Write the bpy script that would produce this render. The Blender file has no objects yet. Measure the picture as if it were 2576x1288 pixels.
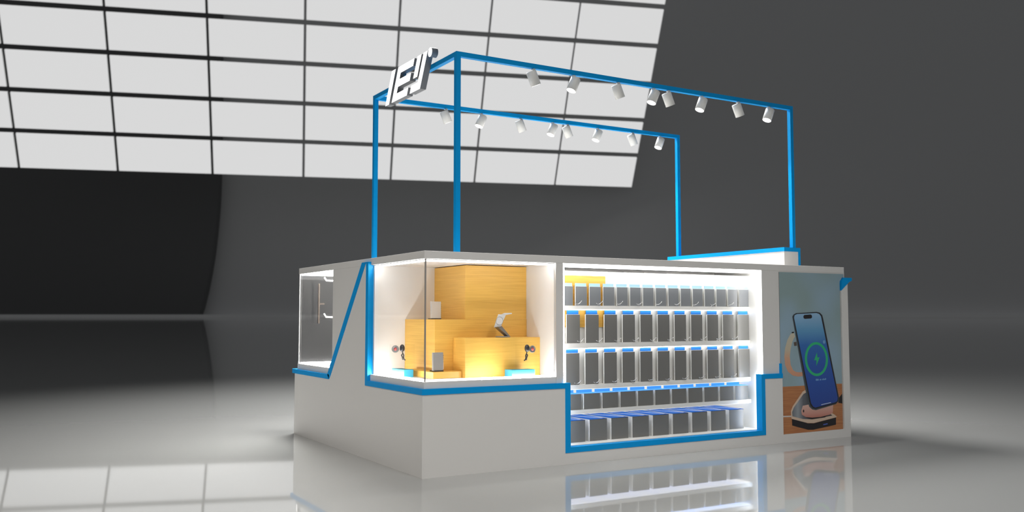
import bpy, bmesh, math
from mathutils import Vector, Matrix

SC = bpy.context.scene
COL = SC.collection

# ------------------------------------------------------------------ materials
def lin(c):
    c /= 255.0
    return c / 12.92 if c <= 0.04045 else ((c + 0.055) / 1.055) ** 2.4

def rgb(r, g, b):
    return (lin(r), lin(g), lin(b), 1.0)

def mat(name, col, rough=0.5, metal=0.0, emit=None, strength=0.0, spec=0.5, noise=0.0, nscale=20.0):
    m = bpy.data.materials.new(name)
    m.use_nodes = True
    nt = m.node_tree
    b = nt.nodes['Principled BSDF']
    b.inputs['Base Color'].default_value = col
    b.inputs['Roughness'].default_value = rough
    b.inputs['Metallic'].default_value = metal
    b.inputs['Specular IOR Level'].default_value = spec
    if emit is not None:
        b.inputs['Emission Color'].default_value = emit
        b.inputs['Emission Strength'].default_value = strength
    if noise > 0:
        tc = nt.nodes.new('ShaderNodeTexCoord')
        n = nt.nodes.new('ShaderNodeTexNoise')
        n.inputs['Scale'].default_value = nscale
        n.inputs['Detail'].default_value = 4
        nt.links.new(tc.outputs['Object'], n.inputs['Vector'])
        r = nt.nodes.new('ShaderNodeMapRange')
        r.inputs['To Min'].default_value = max(0.0, rough - noise)
        r.inputs['To Max'].default_value = rough + noise
        nt.links.new(n.outputs['Fac'], r.inputs['Value'])
        nt.links.new(r.outputs['Result'], b.inputs['Roughness'])
    return m

def wood(name, c1, c2, rough=0.45, scale=(1.2, 1.2, 34.0), axis_detail=3):
    m = mat(name, c1, rough)
    nt = m.node_tree
    b = nt.nodes['Principled BSDF']
    tc = nt.nodes.new('ShaderNodeTexCoord')
    mp = nt.nodes.new('ShaderNodeMapping')
    mp.inputs['Scale'].default_value = scale
    n = nt.nodes.new('ShaderNodeTexNoise')
    n.inputs['Scale'].default_value = 3.0
    n.inputs['Detail'].default_value = axis_detail + 2
    n.inputs['Distortion'].default_value = 0.4
    r = nt.nodes.new('ShaderNodeValToRGB')
    r.color_ramp.elements[0].position = 0.3
    r.color_ramp.elements[0].color = c2
    r.color_ramp.elements[1].position = 0.7
    r.color_ramp.elements[1].color = c1
    nt.links.new(tc.outputs['Object'], mp.inputs['Vector'])
    nt.links.new(mp.outputs['Vector'], n.inputs['Vector'])
    nt.links.new(n.outputs['Fac'], r.inputs['Fac'])
    nt.links.new(r.outputs['Color'], b.inputs['Base Color'])
    return m

def gradient(name, axis, lo, hi, stops, rough=0.5):
    """a printed colour run along one axis of the object (for printed pictures)"""
    m = mat(name, stops[0][1], rough)
    nt = m.node_tree
    b = nt.nodes['Principled BSDF']
    tc = nt.nodes.new('ShaderNodeTexCoord')
    sp = nt.nodes.new('ShaderNodeSeparateXYZ')
    mr = nt.nodes.new('ShaderNodeMapRange')
    mr.inputs['From Min'].default_value = lo
    mr.inputs['From Max'].default_value = hi
    r = nt.nodes.new('ShaderNodeValToRGB')
    el = r.color_ramp.elements
    el[0].position, el[0].color = stops[0]
    el[1].position, el[1].color = stops[-1]
    for p, c in stops[1:-1]:
        e = el.new(p)
        e.color = c
    nt.links.new(tc.outputs['Object'], sp.inputs[0])
    nt.links.new(sp.outputs[axis], mr.inputs['Value'])
    nt.links.new(mr.outputs['Result'], r.inputs['Fac'])
    nt.links.new(r.outputs['Color'], b.inputs['Base Color'])
    return m

def glass(name, tint=(1, 1, 1, 1), refl=1.0, film=0.0):
    m = bpy.data.materials.new(name)
    m.use_nodes = True
    nt = m.node_tree
    for n in list(nt.nodes):
        nt.nodes.remove(n)
    out = nt.nodes.new('ShaderNodeOutputMaterial')
    tr = nt.nodes.new('ShaderNodeBsdfTransparent')
    tr.inputs['Color'].default_value = tint
    gl = nt.nodes.new('ShaderNodeBsdfGlossy')
    gl.inputs['Roughness'].default_value = 0.02
    fr = nt.nodes.new('ShaderNodeFresnel')
    ge = nt.nodes.new('ShaderNodeNewGeometry')
    io = nt.nodes.new('ShaderNodeMapRange')          # same reflectance on both sides of the thin pane
    io.inputs['To Min'].default_value = 1.22
    io.inputs['To Max'].default_value = 1.0 / 1.22
    nt.links.new(ge.outputs['Backfacing'], io.inputs['Value'])
    nt.links.new(io.outputs['Result'], fr.inputs['IOR'])
    ml = nt.nodes.new('ShaderNodeMath')
    ml.operation = 'MULTIPLY'
    ml.inputs[1].default_value = refl
    mx = nt.nodes.new('ShaderNodeMixShader')
    nt.links.new(fr.outputs[0], ml.inputs[0])
    nt.links.new(ml.outputs[0], mx.inputs[0])
    nt.links.new(tr.outputs[0], mx.inputs[1])
    nt.links.new(gl.outputs[0], mx.inputs[2])
    last = mx
    if film > 0:                                      # a grey film on the pane
        df = nt.nodes.new('ShaderNodeBsdfDiffuse')
        df.inputs['Color'].default_value = (0.30, 0.30, 0.30, 1)
        nz = nt.nodes.new('ShaderNodeTexNoise')
        nz.inputs['Scale'].default_value = 260.0
        tc = nt.nodes.new('ShaderNodeTexCoord')
        nt.links.new(tc.outputs['Object'], nz.inputs['Vector'])
        mr = nt.nodes.new('ShaderNodeMapRange')
        mr.inputs['To Min'].default_value = film * 0.3
        mr.inputs['To Max'].default_value = film * 1.7
        nt.links.new(nz.outputs['Fac'], mr.inputs['Value'])
        m2 = nt.nodes.new('ShaderNodeMixShader')
        nt.links.new(mr.outputs['Result'], m2.inputs[0])
        nt.links.new(mx.outputs[0], m2.inputs[1])
        nt.links.new(df.outputs[0], m2.inputs[2])
        last = m2
    nt.links.new(last.outputs[0], out.inputs[0])
    return m

WHITE = mat('white_laminate', (0.79, 0.775, 0.75, 1), 0.42, noise=0.05)
INNER = mat('white_interior', (0.80, 0.79, 0.775, 1), 0.5, noise=0.04)
SHELFW = mat('white_shelf', (0.82, 0.81, 0.78, 1), 0.45, noise=0.04)
BLUE = mat('blue_paint', (0.0, 0.335, 0.80, 1), 0.4, noise=0.04, spec=0.2)
LED = mat('led', (1, 1, 1, 1), 0.5, emit=(1, 0.995, 0.985, 1), strength=66.0)
LEDV = mat('led_side', (1, 1, 1, 1), 0.5, emit=(1, 0.99, 0.97, 1), strength=17.0)
FLOORGLOW = mat('floor_glow', (1, 1, 1, 1), 0.5, emit=(1, 0.99, 0.97, 1), strength=3.0)
FILLS = mat('shelf_fill', (1, 1, 1, 1), 0.5, emit=(1, 0.99, 0.97, 1), strength=9.0)
LEDF = mat('led_frame', (1, 1, 1, 1), 0.5, emit=(1, 0.99, 0.97, 1), strength=8.0)
FILLU = mat('under_fill', (1, 1, 1, 1), 0.5, emit=(1, 0.99, 0.97, 1), strength=1.0)
LEDT = mat('led_top', (1, 1, 1, 1), 0.5, emit=(1, 0.99, 0.975, 1), strength=31.0)
LEDP = mat('glow_panel', (1, 1, 1, 1), 0.5, emit=(1, 0.98, 0.95, 1), strength=16.0)
LENS = mat('lamp_lens', (1, 1, 1, 1), 0.5, emit=(1, 0.99, 0.96, 1), strength=3.0)
SIGNF = mat('sign_face', (1, 1, 1, 1), 0.5, emit=(1, 1, 1, 1), strength=1.3)
SIGNS = mat('sign_return', (0.20, 0.21, 0.225, 1), 0.4)
LAMPW = mat('lamp_white', (0.88, 0.88, 0.86, 1), 0.4)
CHROME = mat('steel', (0.65, 0.65, 0.66, 1), 0.25, metal=1.0)
DARK = mat('dark_plastic', (0.03, 0.028, 0.03, 1), 0.35)
GLASS = glass('clear_glass')
FILM = glass('film_glass', film=0.025)
GLASSE = mat('glass_edge', (0.34, 0.32, 0.30, 1), 0.2)
ACRYL = glass('clear_acrylic', (0.985, 0.985, 0.98, 1), 0.5)
OAK = wood('oak_veneer', (0.80, 0.485, 0.105, 1), (0.69, 0.385, 0.07, 1))
GREYF = mat('pack_front_grey', (0.17, 0.168, 0.16, 1), 0.32, noise=0.05)
GREYL = mat('pack_front_pale', (0.20, 0.21, 0.225, 1), 0.35, noise=0.05)
PACKW = mat('pack_white', (0.80, 0.80, 0.78, 1), 0.5)
PACKB = mat('pack_blue', (0.03, 0.20, 0.62, 1), 0.5, spec=0.2)
PACKL = mat('pack_lid', (0.13, 0.44, 0.95, 1), 0.7, spec=0.05)
PACKB2 = wood('pack_blue_print', (0.015, 0.075, 0.33, 1), (0.03, 0.15, 0.45, 1), 0.8, (6, 2, 6))
PACKB2.node_tree.nodes['Principled BSDF'].inputs['Specular IOR Level'].default_value = 0.03
PACKLB = mat('pack_sky', (0.40, 0.64, 0.90, 1), 0.45)
CYAN = mat('cyan_block', (0.03, 0.27, 0.40, 1), 0.45)
SILVER = mat('silver_grey', (0.22, 0.215, 0.21, 1), 0.35, metal=0.0)
LSILV = mat('pale_silver', (0.62, 0.62, 0.61, 1), 0.4)
RUBBER = mat('charcoal', (0.05, 0.045, 0.045, 1), 0.6)
PINK = mat('disc_red', (0.55, 0.10, 0.09, 1), 0.5)
WALLG = mat('wall_grey', (0.72, 0.72, 0.725, 1), 0.8, noise=0.03, nscale=0.02)
BASEG = mat('skirting_grey', (0.95, 0.95, 0.95, 1), 0.6)
BLACKP = mat('black_panel', (0.15, 0.15, 0.152, 1), 0.75)
PANEL = mat('light_panel_face', (0.8, 0.8, 0.8, 1), 0.6, emit=(1, 1, 1, 1), strength=0.625)

def floor_mat():
    m = mat('polished_floor', (0.44, 0.445, 0.435, 1), 0.03)
    nt = m.node_tree
    b = nt.nodes['Principled BSDF']
    tc = nt.nodes.new('ShaderNodeTexCoord')
    n = nt.nodes.new('ShaderNodeTexNoise')
    n.inputs['Scale'].default_value = 0.55
    n.inputs['Detail'].default_value = 5
    mr = nt.nodes.new('ShaderNodeMapRange')
    mr.inputs['To Min'].default_value = 0.015
    mr.inputs['To Max'].default_value = 0.04
    nt.links.new(tc.outputs['Object'], n.inputs['Vector'])
    nt.links.new(n.outputs['Fac'], mr.inputs['Value'])
    nt.links.new(mr.outputs['Result'], b.inputs['Roughness'])
    return m
FLOOR = floor_mat()

# ------------------------------------------------------------------ mesh helpers
class MB:
    """collects shapes; build() links them as ONE mesh object"""
    def __init__(self):
        self.bm = bmesh.new()
        self.mats = []
    def mi(self, m):
        if m is None:
            return 0
        if m not in self.mats:
            self.mats.append(m)
        return self.mats.index(m)
    def hexa(self, P, m=None):
        k = self.mi(m)
        v = [self.bm.verts.new(p) for p in P]
        for f in ((3, 2, 1, 0), (4, 5, 6, 7), (0, 1, 5, 4), (1, 2, 6, 5), (2, 3, 7, 6), (3, 0, 4, 7)):
            self.bm.faces.new([v[i] for i in f]).material_index = k
        return self
    def box(self, x0, x1, y0, y1, z0, z1, m=None):
        return self.hexa([(x0, y0, z0), (x1, y0, z0), (x1, y1, z0), (x0, y1, z0),
                          (x0, y0, z1), (x1, y0, z1), (x1, y1, z1), (x0, y1, z1)], m)
    def prism(self, pts, axis, a, b, m=None, m_cap=None):
        """polygon in the plane across AXIS, thick from a to b"""
        k = self.mi(m)
        kc = self.mi(m_cap) if m_cap else k
        def P(p, t):
            return {'x': (t, p[0], p[1]), 'y': (p[0], t, p[1]), 'z': (p[0], p[1], t)}[axis]
        v0 = [self.bm.verts.new(P(p, a)) for p in pts]
        v1 = [self.bm.verts.new(P(p, b)) for p in pts]
        f = self.bm.faces.new(v0)
        f.material_index = kc
        f = self.bm.faces.new(list(reversed(v1)))
        f.material_index = k
        n = len(pts)
        for i in range(n):
            self.bm.faces.new((v0[i], v1[i], v1[(i + 1) % n], v0[(i + 1) % n])).material_index = k
        return self
    def flat(self, pts, y, m):
        k = self.mi(m)
        f = self.bm.faces.new([self.bm.verts.new((p[0], y, p[1])) for p in pts])
        f.material_index = k
        return self
    def lathe(self, prof, seg=28, M=None, m=None, smooth=True):
        """profile [(r, h)] around local z, placed by matrix M"""
        k = self.mi(m)
        M = M or Matrix.Identity(4)
        rings = []
        for r, h in prof:
            if r < 1e-6:
                rings.append([self.bm.verts.new(M @ Vector((0, 0, h)))])
            else:
                rings.append([self.bm.verts.new(M @ Vector((r * math.cos(2 * math.pi * i / seg), r * math.sin(2 * math.pi * i / seg), h))) for i in range(seg)])
        for A, B in zip(rings, rings[1:]):
            for i in range(seg):
                j = (i + 1) % seg
                q = [A[i % len(A)], A[j % len(A)], B[j % len(B)], B[i % len(B)]]
                u = []
                for x in q:
                    if x not in u:
                        u.append(x)
                if len(u) > 2:
                    f = self.bm.faces.new(u)
                    f.material_index = k
                    f.smooth = smooth
        return self
    def tube(self, pts, r, seg=8, m=None):
        k = self.mi(m)
        pts = [Vector(p) for p in pts]
        rings = []
        for i, p in enumerate(pts):
            d = (pts[min(i + 1, len(pts) - 1)] - pts[max(i - 1, 0)]).normalized()
            a = d.orthogonal().normalized() if abs(d.z) > 0.9 else d.cross(Vector((0, 0, 1))).normalized()
            b = d.cross(a)
            rings.append([self.bm.verts.new(p + r * (math.cos(2 * math.pi * j / seg) * a + math.sin(2 * math.pi * j / seg) * b)) for j in range(seg)])
        for A, B in zip(rings, rings[1:]):
            for j in range(seg):
                f = self.bm.faces.new((A[j], A[(j + 1) % seg], B[(j + 1) % seg], B[j]))
                f.material_index = k
                f.smooth = True
        self.bm.faces.new(list(reversed(rings[0]))).material_index = k
        self.bm.faces.new(rings[-1]).material_index = k
        return self
    def build(self, name, m=None, parent=None, bevel=0.0, segs=2):
        bmesh.ops.recalc_face_normals(self.bm, faces=self.bm.faces[:])
        me = bpy.data.meshes.new(name)
        self.bm.to_mesh(me)
        self.bm.free()
        if self.mats:
            for x in self.mats:
                me.materials.append(x)
        elif m is not None:
            me.materials.append(m)
        o = bpy.data.objects.new(name, me)
        COL.objects.link(o)
        if parent is not None:
            o.parent = parent
        if bevel > 0:
            b = o.modifiers.new('bevel', 'BEVEL')
            b.width = bevel
            b.segments = segs
            b.limit_method = 'ANGLE'
        return o

def tag(o, label, cat, group=None, kind=None):
    o['label'] = label
    o['category'] = cat
    if group:
        o['group'] = group
    if kind:
        o['kind'] = kind
    return o

def thing(name, label, cat, loc=(0, 0, 0), group=None):
    o = bpy.data.objects.new(name, None)
    o.empty_display_size = 0.05
    COL.objects.link(o)
    o.location = loc
    return tag(o, label, cat, group)

def copy_tree(o, parent=None):
    c = o.copy()
    COL.objects.link(c)
    c.parent = parent
    for ch in list(o.children):
        copy_tree(ch, c)
    return c

def structure(name, mb, m):
    o = mb.build(name, m)
    o['kind'] = 'structure'
    return o

ORD = ['first', 'second', 'third', 'fourth', 'fifth', 'sixth', 'seventh', 'eighth', 'ninth', 'tenth', 'eleventh', 'twelfth',
       'thirteenth', 'fourteenth', 'fifteenth']

# ------------------------------------------------------------------ camera
F_PX, PITCH, YAW = 2310.72, 0.0655764, 0.5347126
CAM = Vector((-2.422758, -5.170367, 0.990734))
cd = bpy.data.cameras.new('camera')
cd.sensor_width = 36.0
cd.lens = F_PX / 2576.0 * 36.0
cd.clip_start = 0.05
cd.clip_end = 6000
cam = bpy.data.objects.new('camera', cd)
COL.objects.link(cam)
cam.location = CAM
cam.rotation_euler = (math.pi / 2 + PITCH, 0, -YAW)
cd.dof.use_dof = True
cd.dof.focus_distance = 6.6
cd.dof.aperture_fstop = 2.2
SC.camera = cam
FH = Vector((math.sin(YAW), math.cos(YAW), 0))
RT = Vector((math.cos(YAW), -math.sin(YAW), 0))

# ------------------------------------------------------------------ the hall
LX, LY, D = 3.895, 2.555, 0.018
WD = 950.0
def hall(r, d, z):
    p = Vector((CAM.x, CAM.y, 0)) + RT * r + FH * d
    return (p.x, p.y, z)
mb = MB()
mb.hexa([hall(-2400, -2400, -1), hall(2400, -2400, -1), hall(2400, 1100, -1), hall(-2400, 1100, -1),
         hall(-2400, -2400, 0), hall(2400, -2400, 0), hall(2400, 1100, 0), hall(-2400, 1100, 0)])
structure('floor', mb, FLOOR)
mb = MB()
mb.hexa([hall(-1600, WD, 0), hall(1600, WD, 0), hall(1600, WD + 12, 0), hall(-1600, WD + 12, 0),
         hall(-1600, WD, 460), hall(1600, WD, 460), hall(1600, WD + 12, 460), hall(-1600, WD + 12, 460)])
structure('wall_back', mb, WALLG)
mb = MB()
mb.hexa([hall(-1600, WD - 14, 0), hall(1600, WD - 14, 0), hall(1600, WD, 0), hall(-1600, WD, 0),
         hall(-1600, WD - 14, 2.9), hall(1600, WD - 14, 2.9), hall(1600, WD, 2.9), hall(-1600, WD, 2.9)])
structure('baseboard_back', mb, BASEG)

# black backdrop with a curved edge, standing against the back wall
def hall_px(u, v, d):
    cp, sp = math.cos(PITCH), math.sin(PITCH)
    x, y = (u - 1288) / F_PX, -(v - 644) / F_PX
    fh, z = cp - y * sp, sp + y * cp
    return x / fh * d, CAM.z + z / fh * d
mb = MB()
bd = WD - 13
edge = [(552, -120), (552.5, 100), (552, 300), (550, 420), (548, 480), (545, 530), (540, 585), (534, 635), (526, 685), (516, 735), (506, 775), (499, 794)]
pr = [hall_px(u, v, bd) for u, v in edge]
pts = [(-1500, pr[0][1])] + pr + [(pr[-1][0] - 3, 3.0), (-1500, 3.0)]
v0 = [mb.bm.verts.new(hall(r, bd, z)) for r, z in pts]
v1 = [mb.bm.verts.new(hall(r, WD - 0.5, z)) for r, z in pts]
mb.bm.faces.new(v0)
mb.bm.faces.new(list(reversed(v1)))
for i in range(len(pts)):
    j = (i + 1) % len(pts)
    mb.bm.faces.new((v0[i], v1[i], v1[j], v0[j]))
tag(mb.build('backdrop_panel', BLACKP), 'huge black backdrop panel with a curved edge against the grey back wall', 'backdrop panel')

# grid of light panels hanging at a slant
SCL = 900.0 / 470.0
O3 = Vector((16.390851604165135, 478.0003323814106, 69.10975117222638))
EX = Vector((40.97592076129723, -13.420265026396976, 0.0)) * SCL
EY = Vector((-3.0879870062129093, -9.42851058675899, 16.681505038691498)) * SCL
O3 = CAM + (O3 - CAM) * SCL
NRM = EX.cross(EY).normalized()
ux, uy = EX.normalized(), EY.normalized()
lx, ly = EX.length, EY.length
gx, gy = lx * 0.0135, ly * 0.066
pm = MB()
P = []
for w in (0, 2.0):
    for a, b in ((-1, -1), (1, -1), (1, 1), (-1, 1)):
        P.append(ux * (a * (lx / 2 - gx)) + uy * (b * (ly / 2 - gy)) - NRM * w * (1 if NRM.dot(FH) < 0 else -1))
pm.hexa(P, PANEL)
pm.bm.normal_update()
kb = pm.mi(LAMPW)
for f in pm.bm.faces:
    if f.calc_center_median().dot(FH) > 0.5:
        f.material_index = kb
proto = pm.build('light_panel')
rowname = ['bottom row', 'second row up', 'third row up', 'fourth row up', 'fifth row up', 'topmost row in view']
first = True
for j in range(6):
    for i in range(-1, 7):
        if j == 5 and i < 4:
            continue
        o = proto if first else proto.copy()
        if not first:
            COL.objects.link(o)
        first = False
        o.location = O3 + EX * (i + 0.5) + EY * (j + 0.5)
        k = 6 - i
        w = 'at the free end of the grid' if k == 0 else ORD[k] + ' from the free end of the grid'
        tag(o, 'white glowing ceiling panel, %s, %s' % (rowname[j], w), 'light panel', 'slanted grid of light panels')

# ------------------------------------------------------------------ kiosk counter
K = thing('kiosk_counter', 'long white kiosk counter with zigzag blue edging, standing on the polished floor', 'counter')
SL = 1.351      # underside of the countertop
mb = MB()
# core behind the proud facing
mb.box(D, 1.046, D, LY - D, 0, 0.525)
mb.box(1.046, 2.92, 0.60, LY - D, 0, SL)
mb.box(1.046, 2.92, D, 0.60, 0, 0.088)
mb.box(2.92, LX - D, D, 1.05, 0, SL)
mb.box(2.92, LX - D, 1.05, LY - D, 0, 0.525)
mb.box(D, 1.046, 0.8975, 1.68, 0.525, SL)
mb.box(0.9, 1.046, 1.68, LY - D, 0.525, SL)
mb.box(2.92, 3.02, 1.05, LY - D, 0.525, SL)
mb.build('body', WHITE, K)
MB().box(D, LX - D, D, LY - D, SL, 1.40).build('countertop', WHITE, K, 0.002)
MB().box(0.995, 1.046, D, 0.9, 0.525, SL).build('mullion', WHITE, K)
# proud facing, front
mb = MB()
for p in ([(0, 0), (LX, 0), (LX, 0.066), (0, 0.066)],
          [(0, 0.066), (1.075, 0.066), (1.075, 0.525), (0, 0.525)],
          [(1.075, 0.066), (2.905, 0.066), (2.905, 0.095), (1.075, 0.095)],
          [(2.905, 0.066), (3.111, 0.066), (3.111, 0.525), (2.905, 0.525)],
          [(3.817, 0.066), (LX, 0.066), (LX, 1.29), (3.87, 1.29), (3.817, 1.21)]):
    mb.prism(p, 'y', 0, D - 0.0004)
mb.build('front_panel', WHITE, K)
# proud facing, side with the wedge
mb = MB()
mb.prism([(D, 0), (LY, 0), (LY, 0.525), (D, 0.525)], 'x', 0, D - 0.0004)
mb.prism([(0.92, 0.525), (1.675, 0.525), (0.985, 1.371), (0.92, 1.371)], 'x', 0, D - 0.0004)
mb.build('side_panel', WHITE, K)
MB().prism([(D, 0), (LY, 0), (LY, 0.525), (1.04, 0.525), (0.72, 1.29), (D, 1.29)], 'x', LX - D + 0.0004, LX).build('side_panel', WHITE, K)
MB().box(D, LX - D, LY - D + 0.0004, LY, 0, 0.525).build('rear_panel', WHITE, K)
# blue edging
e = 0.004
mb = MB()
mb.box(-e, 1.096, -e, D + 0.001, 0.507, 0.543)
mb.box(1.055, 1.096, -e, 0.05, 0.113, 0.507)
mb.box(1.055, 2.918, -e, 0.05, 0.077, 0.113)
mb.box(2.880, 2.918, -e, 0.055, 0.113, 0.543)
mb.box(2.918, 3.112, -e, D + 0.001, 0.507, 0.543)
mb.box(3.0955, 3.112, 0.004, D + 0.002, 0.543, 0.62)
tag_part = mb.build('edge_trim', BLUE, K)
mb = MB()
mb.box(-e, D + 0.001, D + 0.0015, 0.896, 0.507, 0.543)
mb.prism([(0.896, 0.507), (0.941, 0.507), (0.941, 1.374), (0.896, 1.374)], 'x', -e, 0.037)
mb.prism([(1.652, 0.543), (1.688, 0.507), (1.727, 0.543), (1.022, 1.374), (0.941, 1.374), (0.957, 1.362)], 'x', -e, D - 0.0002)
mb.box(-e, D + 0.001, 1.688, LY + 0.06, 0.507, 0.543)
mb.build('edge_trim', BLUE, K)
mb = MB()
mb.prism([(3.814, 1.205), (3.912, 1.276), (LX + 0.05, 1.288), (LX + 0.05, 1.312), (3.85, 1.312), (3.822, 1.285)][::-1], 'y', -e, D + 0.001)
mb.box(LX, LX + 0.05, D + 0.001, 0.70, 1.288, 1.312)
mb.prism([(0.70, 1.312), (0.70, 1.275), (1.02, 0.507), (LY + 0.06, 0.507), (LY + 0.06, 0.543), (1.05, 0.543), (0.75, 1.312)], 'x', LX, LX + 0.05)
mb.build('edge_trim', BLUE, K)
MB().box(D + 0.002, LX - 0.001, LY, LY + 0.06, 0.507, 0.543).build('edge_trim', BLUE, K)

# ------------------------------------------------------------------ corner display case
C = thing('display_case', 'lit glass corner display case with wooden risers inside the kiosk', 'display case', (0.5, 0.45, 0.525))
def local(o, root):
    o.matrix_parent_inverse = Matrix.Translation(-root.location)
    return o
def part(mb, name, m, root, bevel=0.0):
    return local(mb.build(name, m, root, bevel), root)
part(MB().box(D, 0.994, D, 0.8955, 0.5435, 0.585), 'case_floor', WHITE, C)
part(MB().box(0.036, 0.99, 0.875, 0.8955, 0.585, SL - 0.0005), 'back_wall', INNER, C)
part(MB().box(0.9905, 0.9945, 0.036, 0.8955, 0.585, SL - 0.0005), 'side_wall', INNER, C)
part(MB().box(0.036, 0.9895, 0.036, 0.8745, SL - 0.006, SL - 0.0005), 'ceiling', INNER, C)
mb = MB()
mb.box(0.036, 0.045, 0.05, 0.87, SL - 0.016, SL - 0.0065)
mb.box(0.036, 0.985, 0.036, 0.045, SL - 0.016, SL - 0.0065)
part(mb, 'light_strip', LEDT, C)
mb = MB()
mb.box(0.036, 0.047, 0.05, 0.87, 0.5855, 0.598)
mb.box(0.43, 0.985, 0.036, 0.047, 0.5855, 0.598)
part(mb, 'light_strip', LED, C)
part(MB().box(0.036, 0.4295, 0.036, 0.047, 0.5855, 0.598), 'light_strip', FLOORGLOW, C)  # dim glow added in place of floor whitened by the side strip
gp = part(MB().box(0.034, 0.9895, 0.026, 0.034, 0.586, SL - 0.001), 'glass_pane', GLASS, C)
part(MB().box(0.026, 0.034, 0.034, 0.895, 0.586, SL - 0.001), 'glass_pane', GLASS, C)
part(MB().box(0.026, 0.034, 0.026, 0.034, 0.586, SL - 0.001), 'glass_joint', GLASSE, C)

def block(name, label, cat, pts, z0, z1, m):
    cx = sum(p[0] for p in pts) / len(pts)
    cy = sum(p[1] for p in pts) / len(pts)
    o = MB().prism([(p[0] - cx, p[1] - cy) for p in pts], 'z', 0, z1 - z0).build(name, m, None, 0.0015)
    o.location = (cx, cy, z0)
    return tag(o, label, cat, 'wooden risers in the corner case' if m is OAK else 'cyan blocks in the corner case')
def R4(x0, x1, y0, y1):
    return [(x0, y0), (x1, y0), (x1, y1), (x0, y1)]
block('wooden_riser', 'wide mid-height oak block against the back of the glass case', 'riser', R4(0.27, 0.99, 0.388, 0.8745), 0.5855, 0.970, OAK)
block('wooden_riser', 'tall oak column reaching the ceiling of the glass case', 'riser', R4(0.501, 0.99, 0.392, 0.8745), 0.9705, 1.340, OAK)
block('wooden_riser', 'low broad oak block in front carrying the angled charging stand', 'riser', R4(0.407, 0.99, 0.2126, 0.387), 0.5855, 0.847, OAK)
block('wooden_plinth', 'flat thin oak plinth at the glass corner under the grey slab', 'plinth', [(0.195, 0.255), (0.405, 0.255), (0.405, 0.386), (0.268, 0.386), (0.268, 0.69), (0.195, 0.69)], 0.5855, 0.628, OAK)
block('display_block', 'cyan block at the side pane holding a clear acrylic stand', 'block', R4(0.082, 0.150, 0.462, 0.665), 0.5855, 0.637, CYAN)
block('display_block', 'cyan block at the front pane below the broad oak block', 'block', R4(0.675, 0.853, 0.06, 0.155), 0.5855, 0.638, CYAN)

# charging stand
s = thing('charging_stand', 'pale angled charging stand with round pad on the broad oak block', 'charging stand', (0.745, 0.30, 0.8475))
mb = MB()
mb.lathe([(0, 0), (0.050, 0), (0.052, 0.003), (0.050, 0.007), (0, 0.007)], 32)
mb.build('base', SILVER, s)
MB().prism([(-0.058, 0.072), (0.028, 0.006), (0.042, 0.008), (-0.022, 0.076)], 'y', -0.024, 0.024).build('arm', SILVER, s)
hd = MB().prism([(-0.084, 0.068), (-0.032, 0.074), (0.006, 0.152), (-0.050, 0.158), (-0.066, 0.120)], 'y', -0.030, -0.020).build('head_plate', LSILV, s, 0.002)
mb = MB()
Mr = Matrix.Translation((-0.045, -0.0302, 0.112)) @ Matrix.Rotation(math.pi / 2, 4, 'X')
mb.lathe([(0.0265, 0), (0.028, 0), (0.028, 0.0012), (0.0265, 0.0012), (0.0265, 0)], 36, Mr)
mb.build('pad_ring', SILVER, hd)
MB().prism([(-0.030, 0.155), (0.006, 0.152), (0.055, 0.160), (0.055, 0.167), (0.0, 0.166)], 'y', -0.028, -0.018).build('top_bar', LSILV, s)

# two small slabs
def slab(loc, h, m, label):
    t = thing('slab_device', label, 'device', loc)
    mb = MB()
    mb.hexa([(-0.0405, 0, 0.006), (0.034, 0, 0.006), (0.034, 0.020, 0.006), (-0.0405, 0.020, 0.006),
             (-0.030, 0.026, h), (0.046, 0.026, h), (0.046, 0.046, h), (-0.030, 0.046, h)])
    mb.build('housing', m, t, 0.003)
    MB().box(-0.038, 0.034, -0.004, 0.06, 0, 0.006).build('foot', RUBBER, t, 0.001)
    MB().prism([(0.022, 0.006), (0.055, 0.006), (0.036, 0.07)], 'x', -0.012, 0.008).build('prop', RUBBER, t)
    mb = MB()
    for q in range(7):
        z = 0.018 + q * (h - 0.03) / 7
        x = 0.0355 + 0.012 * z / h
        y = 0.026 * z / h
        mb.box(x - 0.001, x + 0.0015, y + 0.004, y + 0.015, z, z + 0.007)
    mb.build('ridge', CHROME, t)
    return t
slab((0.375, 0.575, 0.9705), 0.123, LSILV, 'pale silver slab leaning on a prop on top of the oak block')
slab((0.258, 0.30, 0.6285), 0.124, SILVER, 'grey slab leaning on a prop on the thin oak plinth')

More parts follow.
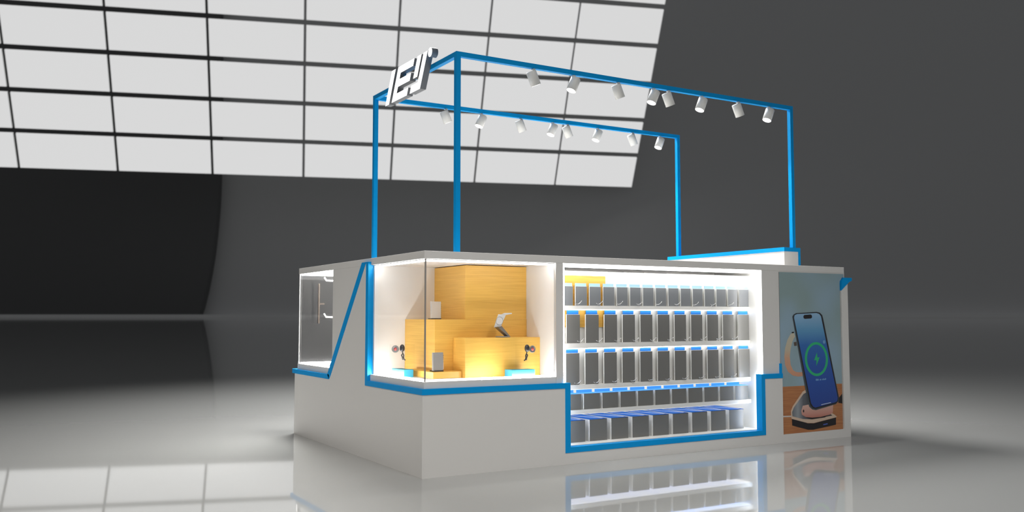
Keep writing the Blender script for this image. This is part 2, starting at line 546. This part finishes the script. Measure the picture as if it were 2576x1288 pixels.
# acrylic stands with a round disc and a dark pendant
def charm(loc, rz, label):
    t = thing('acrylic_stand', label, 'display stand', loc)
    t.rotation_euler = (0, 0, rz)
    MB().box(-0.085, 0.085, -0.0015, 0.0015, 0, 0.165).build('acrylic_plate', ACRYL, t)
    M = Matrix.Translation((0.046, -0.002, 0.132)) @ Matrix.Rotation(math.pi / 2, 4, 'X')
    d = MB().lathe([(0, 0), (0.024, 0), (0.025, 0.003), (0.021, 0.007), (0.0195, 0.005), (0, 0.005)], 28, M).build('disc', SILVER, t)
    MB().lathe([(0, 0.0052), (0.011, 0.0052), (0.010, 0.008), (0, 0.0085)], 20, M).build('disc_centre', PINK, d)
    M = Matrix.Translation((-0.0005, -0.012, 0.137))
    b = MB().lathe([(0, -0.024), (0.010, -0.021), (0.016, -0.010), (0.0175, 0.004), (0.014, 0.018), (0.007, 0.025), (0, 0.027)], 20, M).build('pendant', DARK, t)
    mb = MB()
    mb.tube([(-0.001, -0.012, 0.115), (-0.004, -0.012, 0.108), (-0.005, -0.012, 0.100)], 0.0035)
    mb.tube([(-0.005, -0.012, 0.103), (-0.011, -0.011, 0.090), (-0.010, -0.011, 0.078), (-0.015, -0.011, 0.062), (-0.023, -0.011, 0.058)], 0.0045)
    mb.tube([(-0.005, -0.012, 0.103), (0.004, -0.011, 0.092), (-0.003, -0.011, 0.076), (-0.005, -0.011, 0.060)], 0.0045)
    mb.build('pendant_tail', RUBBER, b)
    return t
charm((0.8125, 0.105, 0.6385), 0, 'small clear acrylic stand with grey disc and dark pendant at the front pane')
q = charm((0.122, 0.585, 0.6375), math.radians(90), 'small clear acrylic stand with grey disc and dark pendant at the side pane')
q.rotation_euler = (0, 0, math.radians(-28))
q.scale = (-1, 1, 1)

# ------------------------------------------------------------------ product shelf
S = thing('shelf_unit', 'tall recessed white product shelf with five lit tiers in the kiosk front', 'shelf', (1.98, 0.35, 0.088))
part(MB().box(1.0465, 2.9195, 0.545, 0.5995, 0.0885, SL - 0.0005), 'back_panel', SHELFW, S)
for xa, xb in ((2.9183, 2.9197), (1.0465, 1.056)):
    mb = MB()
    mb.box(xa, xb, 0.056, 0.5445, 0.1165 if xa < 2 else 0.0885, SL - 0.0005)
    mb.box(xa, xb, 0.022, 0.056, 0.545, SL - 0.0005)
    part(mb, 'side_wall', SHELFW, S)
TIERS = [(0.0885, 0.116), (0.311, 0.339), (0.482, 0.513), (0.768, 0.8025), (1.040, 1.0655), (1.2845, 1.3095)]
for k, (a, b) in enumerate(TIERS):
    x0 = 1.0565
    sh = part(MB().box(x0, 2.9178, 0.15 if k else 0.056, 0.5445, a, b), 'shelf_board', SHELFW, S)
    if k in (1, 2):
        part(MB().box(x0, 2.9178, 0.17, 0.50, a - 0.004, a - 0.0002), 'glow_panel', FILLU, sh)  # unseen glowing panel added to brighten the box lids below
    elif k:
        part(MB().box(x0, 2.9178, 0.1503, 0.1572, a - 0.006, a - 0.0002), 'light_strip', FILLS, sh)  # unseen strip added under the board to brighten the tier below
part(MB().box(1.058, 2.9175, 0.024, 0.060, 1.326, 1.350), 'light_strip', LEDF, S)
for xa in (2.9062, 1.0565):
    mb = MB()
    mb.box(xa, xa + 0.0115, 0.024, 0.040, 0.5465, 1.325)
    mb.box(xa, xa + 0.0115, 0.058, 0.074, 0.12, 0.5455)
    part(mb, 'light_strip', LEDV, S)
part(MB().box(1.0565, 2.9178, 0.190, 0.1995, 0.5131, 0.7675), 'back_panel', SHELFW, S)
part(MB().box(1.0565, 2.9178, 0.190, 0.1995, 0.803, 1.0395), 'back_panel', SHELFW, S)
part(MB().box(1.0565, 2.9178, 0.190, 0.1995, 1.066, 1.284), 'back_panel', SHELFW, S)
wp = part(MB().box(1.0565, 1.530, 0.183, 0.1895, 0.914, 1.0395), 'wood_panel', OAK, S)
part(MB().box(1.0565, 1.530, 0.183, 0.1895, 1.066, 1.284), 'wood_panel', OAK, S)
for a, b in ((1.82, 1.97), (2.0, 2.17), (2.2, 2.40)):
    part(MB().prism([(a, 1.322), (b, 1.330), (b, 1.336), (a, 1.334)], 'y', 0.538, 0.5445), 'dark_gap', DARK, S)  # dark strips stand in for gaps that look out into darkness
# peg hooks along the shelf fronts
hk = MB()
hk.tube([(0, 0.005, -0.0125), (0, 0.003, -0.002), (0.0, -0.004, 0.0), (0.006, -0.02, 0.002), (0.014, -0.030, 0.012), (0.020, -0.034, 0.022)], 0.0028, 6)
hk.tube([(0, -0.004, 0.0), (-0.012, -0.012, 0.0), (-0.022, -0.014, 0.006)], 0.0022, 6)
hook0 = hk.build('peg_hook', CHROME, S)
hook0.matrix_parent_inverse = Matrix.Translation(-S.location)
first = True
for z, xs in ((0.525, [1.245 + 0.163 * i for i in range(10)]), (0.815, [1.27 + 0.1625 * i for i in range(10)]), (1.078, [1.255 + 0.18 * i for i in range(9)])):
    for x in xs:
        o = hook0 if first else hook0.copy()
        if not first:
            COL.objects.link(o)
        first = False
        o.location = (x, 0.148, z)

# products
def pack(kind):
    """kinds: small, hanging, box, carton; origin at the foot of the front face"""
    if kind == 'small':
        w, h, d = 0.098, 0.138, 0.012
    elif kind == 'hanging':
        w, h, d = 0.113, 0.203, 0.012
    elif kind == 'tall':
        w, h, d = 0.113, 0.223, 0.012
    elif kind == 'box':
        w, h, d = 0.140, 0.111, 0.10
    else:
        w, h, d = 0.152, 0.151, 0.33
    t = bpy.data.objects.new('product_pack' if d < 0.1 else 'product_box', None)
    t.empty_display_size = 0.03
    COL.objects.link(t)
    MB().box(-w / 2, w / 2, 0.002, d, 0, h - 0.002).build('carton', PACKW, t, 0.001)
    MB().box(-w / 2 + 0.001, w / 2 - 0.001, 0, 0.0019, 0.001, h - 0.003).build('front_face', GREYL if kind == 'small' else GREYF, t)
    if kind in ('small', 'hanging', 'tall'):
        hh = {'small': 0.020, 'hanging': 0.029, 'tall': 0.024}[kind]
        ww = w * (0.49 if kind == 'small' else 0.44)
        MB().box(-ww, ww * 0.97, d * 0.60, d * 0.80, h - 0.0015, h + hh).build('header_card', PACKLB if kind == 'small' else PACKB, t)
    else:
        MB().box(-w / 2, w / 2, 0, d, h - 0.0019, h).build('lid', PACKL if kind == 'box' else PACKB2, t)
        if kind == 'box':
            MB().box(-0.067, 0.067, d - 0.004, d - 0.001, h + 0.0002, h + 0.026).build('header_card', PACKL, t)
        if kind == 'carton':
            MB().prism([(-w / 2 + 0.02, 0.30), (-w / 2 + 0.03, 0.30), (w / 2 - 0.015, 0.03), (w / 2 - 0.03, 0.03)], 'z', h, h + 0.0008).build('tape', PACKW, t)
    return t
ROWS = [('small', 1.0656, 2.868, 15, 0.1205, 'top tier', 'pale grey pack with sky blue header on the top tier', 'pale packs on the top tier'),
        ('hanging', 0.8026, 2.8605, 11, 0.1628, 'second tier', 'dark grey pack with blue header on the second tier', 'dark packs on the second tier'),
        ('tall', 0.5131, 2.8605, 11, 0.1634, 'middle tier', 'tall grey pack with blue header on the middle tier', 'tall packs on the middle tier'),
        ('box', 0.3391, 2.829, 11, 0.1600, 'fourth tier', 'squat grey-fronted box with blue lid on the fourth tier', 'squat boxes on the fourth tier'),
        ('carton', 0.1161, 2.768, 9, 0.1893, 'bottom tier', 'grey-fronted carton with taped blue top on the bottom tier', 'cartons on the bottom tier')]
for kind, z, xr, n, pitch, tier, lab, grp in ROWS:
    p0 = pack(kind)
    for i in range(n):
        o = p0 if i == 0 else copy_tree(p0)
        o.location = (xr - pitch * i, 0.158, z + 0.0003)
        w = 'beside the poster-side wall' if i == 0 else ORD[i] + ' from the poster-side wall'
        tag(o, '%s, %s' % (lab, w), 'box' if kind in ('box', 'carton') else 'pack', grp)

# ------------------------------------------------------------------ showcases at the rear corners
def showcase(label, x0, x1, side):
    s = thing('glass_showcase', label, 'showcase', ((x0 + x1) / 2, 2.1, 0.525))
    ya = 1.6805 if side < 0 else 1.0505
    xa, xb = (D, 0.899) if side < 0 else (3.0205, LX - D)
    part(MB().box(xa, xb, ya, LY - D, 0.5435, 0.590), 'case_floor', WHITE, s)
    part(MB().box(xa + 0.03, xb - 0.03, ya + 0.02, LY - D - 0.03, SL - 0.012, SL - 0.001), 'ceiling_light', LEDP, s)
    g = xa + 0.012 if side < 0 else xb - 0.012
    part(MB().box(g - 0.004, g + 0.004, ya + 0.0015, LY - D - 0.014, 0.591, SL - 0.001), 'glass_pane', GLASS, s)
    part(MB().box(xa + 0.002, xb - 0.002, LY - D - 0.012, LY - D - 0.008, 0.591, SL - 0.001), 'glass_pane', FILM, s)
    mb = MB()
    if side < 0:
        mb.box(xa + 0.018, xa + 0.030, 1.684, 2.515, 0.591, 0.601)
        mb.box(xa + 0.018, xb - 0.01, 2.503, 2.515, 0.591, 0.601)
        mb.box(xa + 0.018, xa + 0.030, 1.684, 2.515, SL - 0.012, SL - 0.002)
    else:
        mb.box(xb - 0.030, xb - 0.018, ya + 0.003, 2.515, 0.591, 0.601)
        mb.box(xa + 0.01, xb - 0.018, 2.503, 2.515, 0.591, 0.601)
    part(mb, 'light_strip', LED, s)
    if side < 0:
        part(MB().box(D + 0.006, D + 0.011, 2.529, 2.5365, 0.591, SL - 0.001), 'glass_joint', LAMPW, s)
        for z in (0.990, 1.300):
            part(MB().tube([(0.30, 1.684, z + 0.012), (0.30, 1.80, z + 0.004), (0.30, 2.35, z - 0.01), (0.215, 2.40, z - 0.004), (0.205, 2.42, z + 0.022)], 0.007, 8), 'bracket', LAMPW, s)
        part(MB().box(0.160, 0.174, 2.44, 2.454, 0.93, 1.27), 'wooden_rail', OAKD, s)
        part(MB().box(0.174, 0.215, 2.44, 2.454, 1.09, 1.105), 'rail_peg', OAKD, s)
    return s
OAKD = wood('brown_rail', (0.022, 0.013, 0.006, 1), (0.016, 0.009, 0.004, 1))
showcase('clear glass showcase at the rear corner with white hooks, edged by lit strips', D, 0.9, -1)
showcase('glass showcase at the far rear corner behind the poster wall', 3.02, LX - D, 1)

# ------------------------------------------------------------------ poster
def poster():
    t = thing('poster', 'tall printed advert of a phone on a charging stand, on the kiosk front', 'poster', (3.465, 0.017, 0.066))
    BP = [(3.1125, 0.0668), (3.8128, 0.0668), (3.8128, 1.2880), (3.845, 1.3135), (3.862, 1.3135), (3.862, 1.342), (3.1075, 1.342), (3.1075, 0.6215), (3.1125, 0.6215)]
    part(MB().prism(BP, 'y', 0.0125, 0.0177), 'board', mat('poster_board', (0.3, 0.3, 0.3, 1), 0.5), t)
    pr = MB()
    bg = mat('print_backdrop', rgb(150, 170, 180), 0.45)
    nt = bg.node_tree
    b = nt.nodes['Principled BSDF']
    tc = nt.nodes.new('ShaderNodeTexCoord')
    mp = nt.nodes.new('ShaderNodeMapping')
    mp.inputs['Rotation'].default_value = (0, math.radians(-38), 0)
    mp.inputs['Location'].default_value = (0, 0, 0)
    gr = nt.nodes.new('ShaderNodeSeparateXYZ')
    wv = nt.nodes.new('ShaderNodeTexNoise')
    wv.inputs['Scale'].default_value = 2.2
    wv.inputs['Detail'].default_value = 1
    rp = nt.nodes.new('ShaderNodeValToRGB')
    rp.color_ramp.elements[0].position = 0.35
    rp.color_ramp.elements[0].color = (0.30, 0.41, 0.42, 1)
    rp.color_ramp.elements[1].position = 0.65
    rp.color_ramp.elements[1].color = (0.33, 0.47, 0.58, 1)
    nt.links.new(tc.outputs['Object'], mp.inputs['Vector'])
    nt.links.new(mp.outputs['Vector'], wv.inputs['Vector'])
    nt.links.new(wv.outputs['Fac'], rp.inputs['Fac'])
    nt.links.new(rp.outputs['Color'], b.inputs['Base Color'])
    y = [0.0122]
    def lay(pts, m):
        y[0] -= 0.00012
        pr.flat(pts, y[0], m)
    tbl = wood('print_table', (0.56, 0.25, 0.10, 1), (0.42, 0.155, 0.065, 1), 0.5, (1.5, 1, 22))
    lay(BP, bg)
    lay([(3.1125, 0.0669), (3.8127, 0.0669), (3.8127, 0.437), (3.1125, 0.437)], tbl)
    cream = mat('print_cream', (0.72, 0.55, 0.42, 1), 0.5)
    gry = gradient('print_stand', 'X', 3.20, 3.45, [(0, (0.10, 0.115, 0.13, 1)), (0.35, (0.34, 0.37, 0.40, 1)), (0.6, (0.14, 0.15, 0.17, 1)), (1, (0.05, 0.05, 0.06, 1))])
    blk = mat('print_black', (0.022, 0.018, 0.02, 1), 0.5)
    lay([(3.7644, 0.3175), (3.8127, 0.3544), (3.8127, 0.2733), (3.7631, 0.2817)], blk)
    lay([(3.1125, 0.2105), (3.2139, 0.2066), (3.2136, 0.1967), (3.1122, 0.1999)], mat('print_cable', (0.7, 0.66, 0.62, 1), 0.5))
    # watch strap
    bo = [(3.2597, 0.8634), (3.2238, 0.8513), (3.1872, 0.806), (3.1584, 0.7402), (3.1484, 0.6743), (3.1548, 0.6082), (3.186, 0.5537), (3.2381, 0.5214), (3.2972, 0.5112), (3.351, 0.5128)]
    bi = [(3.2742, 0.8299), (3.258, 0.815), (3.240, 0.786), (3.2208, 0.7332), (3.2094, 0.673), (3.2169, 0.6065), (3.2429, 0.5644), (3.27, 0.5500), (3.305, 0.5448), (3.352, 0.5461)]
    strap = gradient('print_strap', 'Z', 0.51, 0.86, [(0, (0.68, 0.34, 0.22, 1)), (0.42, (0.70, 0.40, 0.26, 1)), (0.62, (0.62, 0.54, 0.40, 1)), (1, (0.62, 0.58, 0.46, 1))])
    y[0] -= 0.00012
    for i in range(9):
        pr.flat([bo[i], bo[i + 1], bi[i + 1], bi[i]], y[0], strap)
    lay([(3.236, 0.866), (3.262, 0.868), (3.262, 0.858), (3.238, 0.855)], blk)
    lay([(3.2560, 0.7841), (3.2885, 0.7881), (3.2924, 0.7563), (3.2621, 0.7549)], mat('print_crown', (0.12, 0.09, 0.07, 1), 0.5))
    # stand
    lay([(3.3778, 0.4017), (3.3474, 0.3904), (3.2313, 0.2797), (3.2102, 0.2437), (3.2111, 0.1903), (3.4001, 0.1423), (3.4848, 0.1374), (3.7315, 0.1698), (3.7244, 0.183), (3.5623, 0.2592), (3.4672, 0.3561)][::-1], cream)
    lay([(3.3828, 0.3801), (3.354, 0.370), (3.2426, 0.2687), (3.2225, 0.2345), (3.2258, 0.201), (3.341, 0.1738), (3.4493, 0.1647), (3.6891, 0.1823), (3.4646, 0.2924)][::-1], gry)
    lay([(3.37, 0.185), (3.45, 0.165), (3.60, 0.172), (3.64, 0.192), (3.50, 0.215)], blk)
    pod = gradient('print_pod', 'Z', 0.165, 0.29, [(0, (0.50, 0.17, 0.12, 1)), (0.35, (0.66, 0.32, 0.26, 1)), (1, (0.74, 0.50, 0.42, 1))])
    lay([(3.3441, 0.2783), (3.325, 0.2378), (3.3323, 0.2082), (3.3771, 0.1865), (3.4492, 0.1785), (3.547, 0.1784), (3.6589, 0.1911), (3.6933, 0.2055), (3.6996, 0.2694), (3.4652, 0.2891)][::-1], pod)
    lay([(3.352 + 0.008 * math.cos(a), 0.236 + 0.012 * math.sin(a)) for a in [i * math.pi / 6 for i in range(12)]], blk)
    # foot
    lay([(3.2191, 0.1816), (3.3999, 0.1357), (3.4664, 0.1318), (3.73, 0.164), (3.7281, 0.1062), (3.4588, 0.0822), (3.3984, 0.0859), (3.2211, 0.1297)], blk)
    lay([(3.2113, 0.196), (3.4004, 0.1523), (3.4668, 0.1468), (3.7368, 0.1772), (3.7363, 0.1660), (3.4663, 0.1341), (3.3939, 0.139), (3.2131, 0.1825)], cream)
    lay([(3.5763, 0.1186), (3.6285, 0.1231), (3.6281, 0.1153), (3.5759, 0.1108)], mat('print_indicator', (0.10, 0.16, 0.6, 1), 0.5))
    # phone
    side = [(3.2455, 0.9887), (3.2602, 1.0054), (3.2879, 1.0155), (3.5249, 1.027), (3.5643, 1.0211), (3.5923, 1.0015), (3.6038, 0.9715), (3.771, 0.3275), (3.7662, 0.2961), (3.7312, 0.2721), (3.494, 0.2357), (3.4516, 0.2438), (3.4183, 0.2663), (3.3992, 0.3131)]
    lay(side[::-1], mat('print_phone_side', (0.075, 0.095, 0.11, 1), 0.5))
    fr = [(3.2555, 0.982), (3.266, 1.004), (3.293, 1.0145), (3.5249, 1.024), (3.5623, 1.018), (3.588, 0.998), (3.599, 0.968), (3.766, 0.326), (3.760, 0.2951), (3.7292, 0.2771), (3.490, 0.2457), (3.458, 0.2538), (3.430, 0.2763), (3.418, 0.310)]
    lay(fr[::-1], blk)
    scr = [(3.2642, 0.9803), (3.272, 1.0003), (3.2997, 1.0093), (3.5246, 1.0176), (3.556, 1.0109), (3.5772, 0.9904), (3.756, 0.3228), (3.7484, 0.2963), (3.719, 0.2858), (3.4885, 0.2561), (3.462, 0.2658), (3.4386, 0.2946)]
    sm = gradient('print_screen', 'Z', 0.256, 1.018, [(0, (0.025, 0.07, 0.34, 1)), (0.45, (0.035, 0.115, 0.46, 1)), (0.66, (0.045, 0.17, 0.50, 1)), (0.82, (0.14, 0.37, 0.62, 1)), (1, (0.33, 0.54, 0.76, 1))], 0.4)
    lay(scr[::-1], sm)
    lay([(3.3713, 0.9929), (3.3837, 1.0022), (3.4567, 1.0056), (3.47, 0.9989), (3.4719, 0.9819), (3.4594, 0.9734), (3.3863, 0.9701), (3.3732, 0.9769)][::-1], blk)
    grn = mat('print_green', (0.035, 0.52, 0.22, 1), 0.5)
    y[0] -= 0.00012
    N = 48
    cx, cz, ra, rb, wa, wb = 3.513, 0.645, 0.1355, 0.1375, 0.026, 0.0205
    def E(a, f):
        x, z = (ra - wa * f) * math.cos(a), (rb - wb * f) * math.sin(a)
        return (cx + x * 1.0 - 0.03 * z, cz + z)
    for i in range(N):
        a, b2 = 2 * math.pi * i / N, 2 * math.pi * (i + 1) / N
        pr.flat([E(a, 0), E(b2, 0), E(b2, 1), E(a, 1)], y[0], grn)
    lay([(3.5196, 0.7), (3.4845, 0.6357), (3.5115, 0.6367), (3.5087, 0.5886), (3.5503, 0.6587), (3.5232, 0.6576)], grn)
    pale = mat('print_pale', (0.20, 0.42, 0.72, 1), 0.5)
    lay([(3.607 + 0.014 * math.cos(a), 0.782 + 0.015 * math.sin(a)) for a in [i * math.pi / 8 for i in range(16)]], pale)
    y[0] -= 0.00012
    for x0, x1, h in ((3.5000, 3.5095, 0.016), (3.5125, 3.5215, 0.015), (3.5240, 3.5330, 0.014), (3.5440, 3.5520, 0.011), (3.5545, 3.5625, 0.012), (3.5740, 3.5815, 0.011),
                      (3.5840, 3.5905, 0.014), (3.5930, 3.6000, 0.011), (3.6025, 3.6095, 0.011), (3.6120, 3.6195, 0.015)):
        z0 = 0.4705 + (x0 - 3.5) * 0.03
        pr.flat([(x0, z0), (x1, z0 + 0.0003), (x1, z0 + h), (x0, z0 + h)], y[0], pale)
    lay([(3.5567, 0.279), (3.6727, 0.2912), (3.6725, 0.2858), (3.5565, 0.2733)], mat('print_white', (0.62, 0.7, 0.85, 1), 0.5))
    part(pr, 'printed_picture', None, t)
    return t
poster()

# ------------------------------------------------------------------ raised counter box
B = thing('raised_counter', 'narrow raised white counter box with blue top edge on the kiosk top', 'counter', (3.605, 1.09, 1.40))
part(MB().box(3.525, 3.692, 0.340, 1.840, 1.4003, 1.542), 'cabinet', WHITE, B)
mb = MB()
mb.box(3.5195, 3.7145, 0.335, 1.845, 1.5425, 1.576)
mb.box(3.6925, 3.7145, 0.335, 1.845, 1.4003, 1.5425)
part(mb, 'edge_trim', BLUE, B)

# ------------------------------------------------------------------ blue frame
T, PW = 2.803, 0.0345
ax0, ax1, ay0, ay1 = 0.399, 3.664, 0.340, 1.842
G = thing('canopy_frame', 'tall bright blue square-tube frame rising from the kiosk top', 'frame', ((ax0 + ax1) / 2, 1.09, 1.40))
part(MB().box(ax0, ax0 + PW, ay0, ay0 + PW, 1.4003, T), 'post', BLUE, G)
part(MB().box(ax0, ax0 + PW, ay1 - PW, ay1, 1.4003, T), 'post', BLUE, G)
part(MB().box(ax1 - PW, ax1, ay0, ay0 + PW, 1.5763, T), 'post', BLUE, G)
part(MB().box(ax1 - PW, ax1, ay1 - PW, ay1, 1.5763, T), 'post', BLUE, G)
part(MB().box(ax0 + PW, ax1 - PW, ay0, ay0 + PW, T - 0.034, T), 'beam', BLUE, G)
part(MB().box(ax0 + PW, ax1 - PW, ay1 - PW, ay1, T - 0.034, T), 'beam', BLUE, G)
part(MB().box(ax0, ax0 + PW, ay0 + PW, ay1 - PW, T - 0.034, T), 'beam', BLUE, G)

# ------------------------------------------------------------------ logo sign on the frame
Z = thing('logo_sign', 'white slanted channel-letter logo fixed to the end beam of the blue frame', 'sign', (0.375, 1.06, 2.64))
LET = [[(1.337, 2.888), (1.263, 2.888), (1.390, 2.636), (1.464, 2.636)],
       [(1.214, 2.888), (0.918, 2.888), (0.942, 2.836), (1.170, 2.836), (1.190, 2.792), (0.978, 2.792), (1.003, 2.738), (1.218, 2.738), (1.243, 2.692), (1.027, 2.692), (1.053, 2.638), (1.339, 2.638)],
       [(0.866, 2.888), (0.795, 2.888), (0.869, 2.738), (0.943, 2.738)],
       [(0.763, 2.888), (0.693, 2.888), (0.822, 2.638), (1.002, 2.638), (0.974, 2.694), (0.862, 2.694)]]
for l in LET:
    part(MB().prism(l[::-1], 'x', 0.350, 0.398, SIGNS, SIGNF), 'letter', None, Z)
M = Matrix.Translation((0.350, 0.655, 2.866)) @ Matrix.Rotation(math.pi / 2, 4, 'Y')
mb = MB()
mb.lathe([(0, 0), (0.034, 0)], 32, M, SIGNF)
mb.lathe([(0.034, 0), (0.034, 0.048), (0, 0.048)], 32, M, SIGNS)
part(mb, 'dot', None, Z)

# ------------------------------------------------------------------ spotlights
def spotlight(tilt):
    t = bpy.data.objects.new('spotlight', None)
    t.empty_display_size = 0.03
    COL.objects.link(t)
    M = Matrix.Translation((0, 0, -0.068)) @ Matrix.Rotation(tilt, 4, 'Y')
    MB().lathe([(0, 0.052), (0.034, 0.052), (0.0375, 0.048), (0.0375, -0.054), (0.0345, -0.054), (0.0345, -0.046)], 28, M).build('housing', LAMPW, t)
    MB().lathe([(0.0345, -0.0538), (0, -0.0538)], 28, M).build('lens', LENS, t)
    mb = MB()
    mb.lathe([(0, 0.0), (0.016, 0.0), (0.016, -0.006), (0.006, -0.008), (0.006, -0.03), (0, -0.03)], 14)
    mb.build('mount', LAMPW, t)
    ld = bpy.data.lights.new('spot', 'SPOT')
    ld.energy = 22
    ld.spot_size = math.radians(78)
    ld.spot_blend = 0.6
    ld.shadow_soft_size = 0.03
    ld.color = (1.0, 0.98, 0.95)
    lo = bpy.data.objects.new('spot', ld)
    COL.objects.link(lo)
    lo.parent = t
    lo.matrix_local = M @ Matrix.Translation((0, 0, -0.058))
    return t
TL = math.radians(24)
pos = {'front': [(1.03, 0), (1.38, 1), (1.79, 0), (2.135, 1), (2.285, 0), (2.632, 1), (3.034, 0), (3.387, 1)],
       'rear': [(1.06, 0), (1.405, 1), (1.812, 0), (2.153, 1), (2.318, 0), (2.66, 1), (3.078, 0), (3.418, 1)]}
SA, SB = spotlight(-TL), spotlight(TL)
used = {0: False, 1: False}
for bname, y in (('front', ay0 + PW / 2), ('rear', ay1 - PW / 2)):
    for i, (x, k) in enumerate(pos[bname]):
        src = (SA, SB)[k]
        o = src if not used[k] else copy_tree(src)
        used[k] = True
        o.location = (x, y, T - 0.0343)
        tag(o, 'white cylinder spotlight on the %s blue beam, %s from the logo end' % (bname, ORD[i]),
            'spotlight', 'spotlights on the %s beam' % bname)

# ------------------------------------------------------------------ light
w = bpy.data.worlds.new('hall_light')
w.use_nodes = True
w.node_tree.nodes['Background'].inputs[0].default_value = (0.96, 0.98, 1.0, 1)
w.node_tree.nodes['Background'].inputs[1].default_value = 0.115
SC.world = w

def fill_lamp(loc, target, watts, size, col=(1.0, 0.99, 0.97), spread=180):  # unseen area lamps added to brighten the kiosk and the floor around it
    ad = bpy.data.lights.new('fill_lamp', 'AREA')
    ad.shape = 'DISK'
    ad.size = size
    ad.energy = watts
    ad.color = col
    ad.spread = math.radians(spread)
    ao = bpy.data.objects.new('fill_lamp', ad)
    COL.objects.link(ao)
    ao.location = loc
    ao.rotation_euler = (Vector(target) - Vector(loc)).to_track_quat('-Z', 'Y').to_euler()
fill_lamp((2.1, 5.2, 6.2), (2.9, 2.4, 0), 520, 3.0, spread=125)
fill_lamp((-6.5, -4.0, 8.5), (-1.0, 0.6, 0.0), 41, 2.4, (1.0, 0.95, 0.89), spread=50)
fill_lamp((0.8, -9.0, 8.5), (1.45, -2.4, 0.0), 53, 2.4, spread=58)

SC.view_settings.view_transform = 'Standard'
SC.view_settings.look = 'None'
SC.view_settings.exposure = 0.0
SC.view_settings.gamma = 1.0
SC.view_settings.use_curve_mapping = False
SC.cycles.use_denoising = True
SC.cycles.max_bounces = 8
SC.cycles.transparent_max_bounces = 12
SC.cycles.sample_clamp_indirect = 6.0
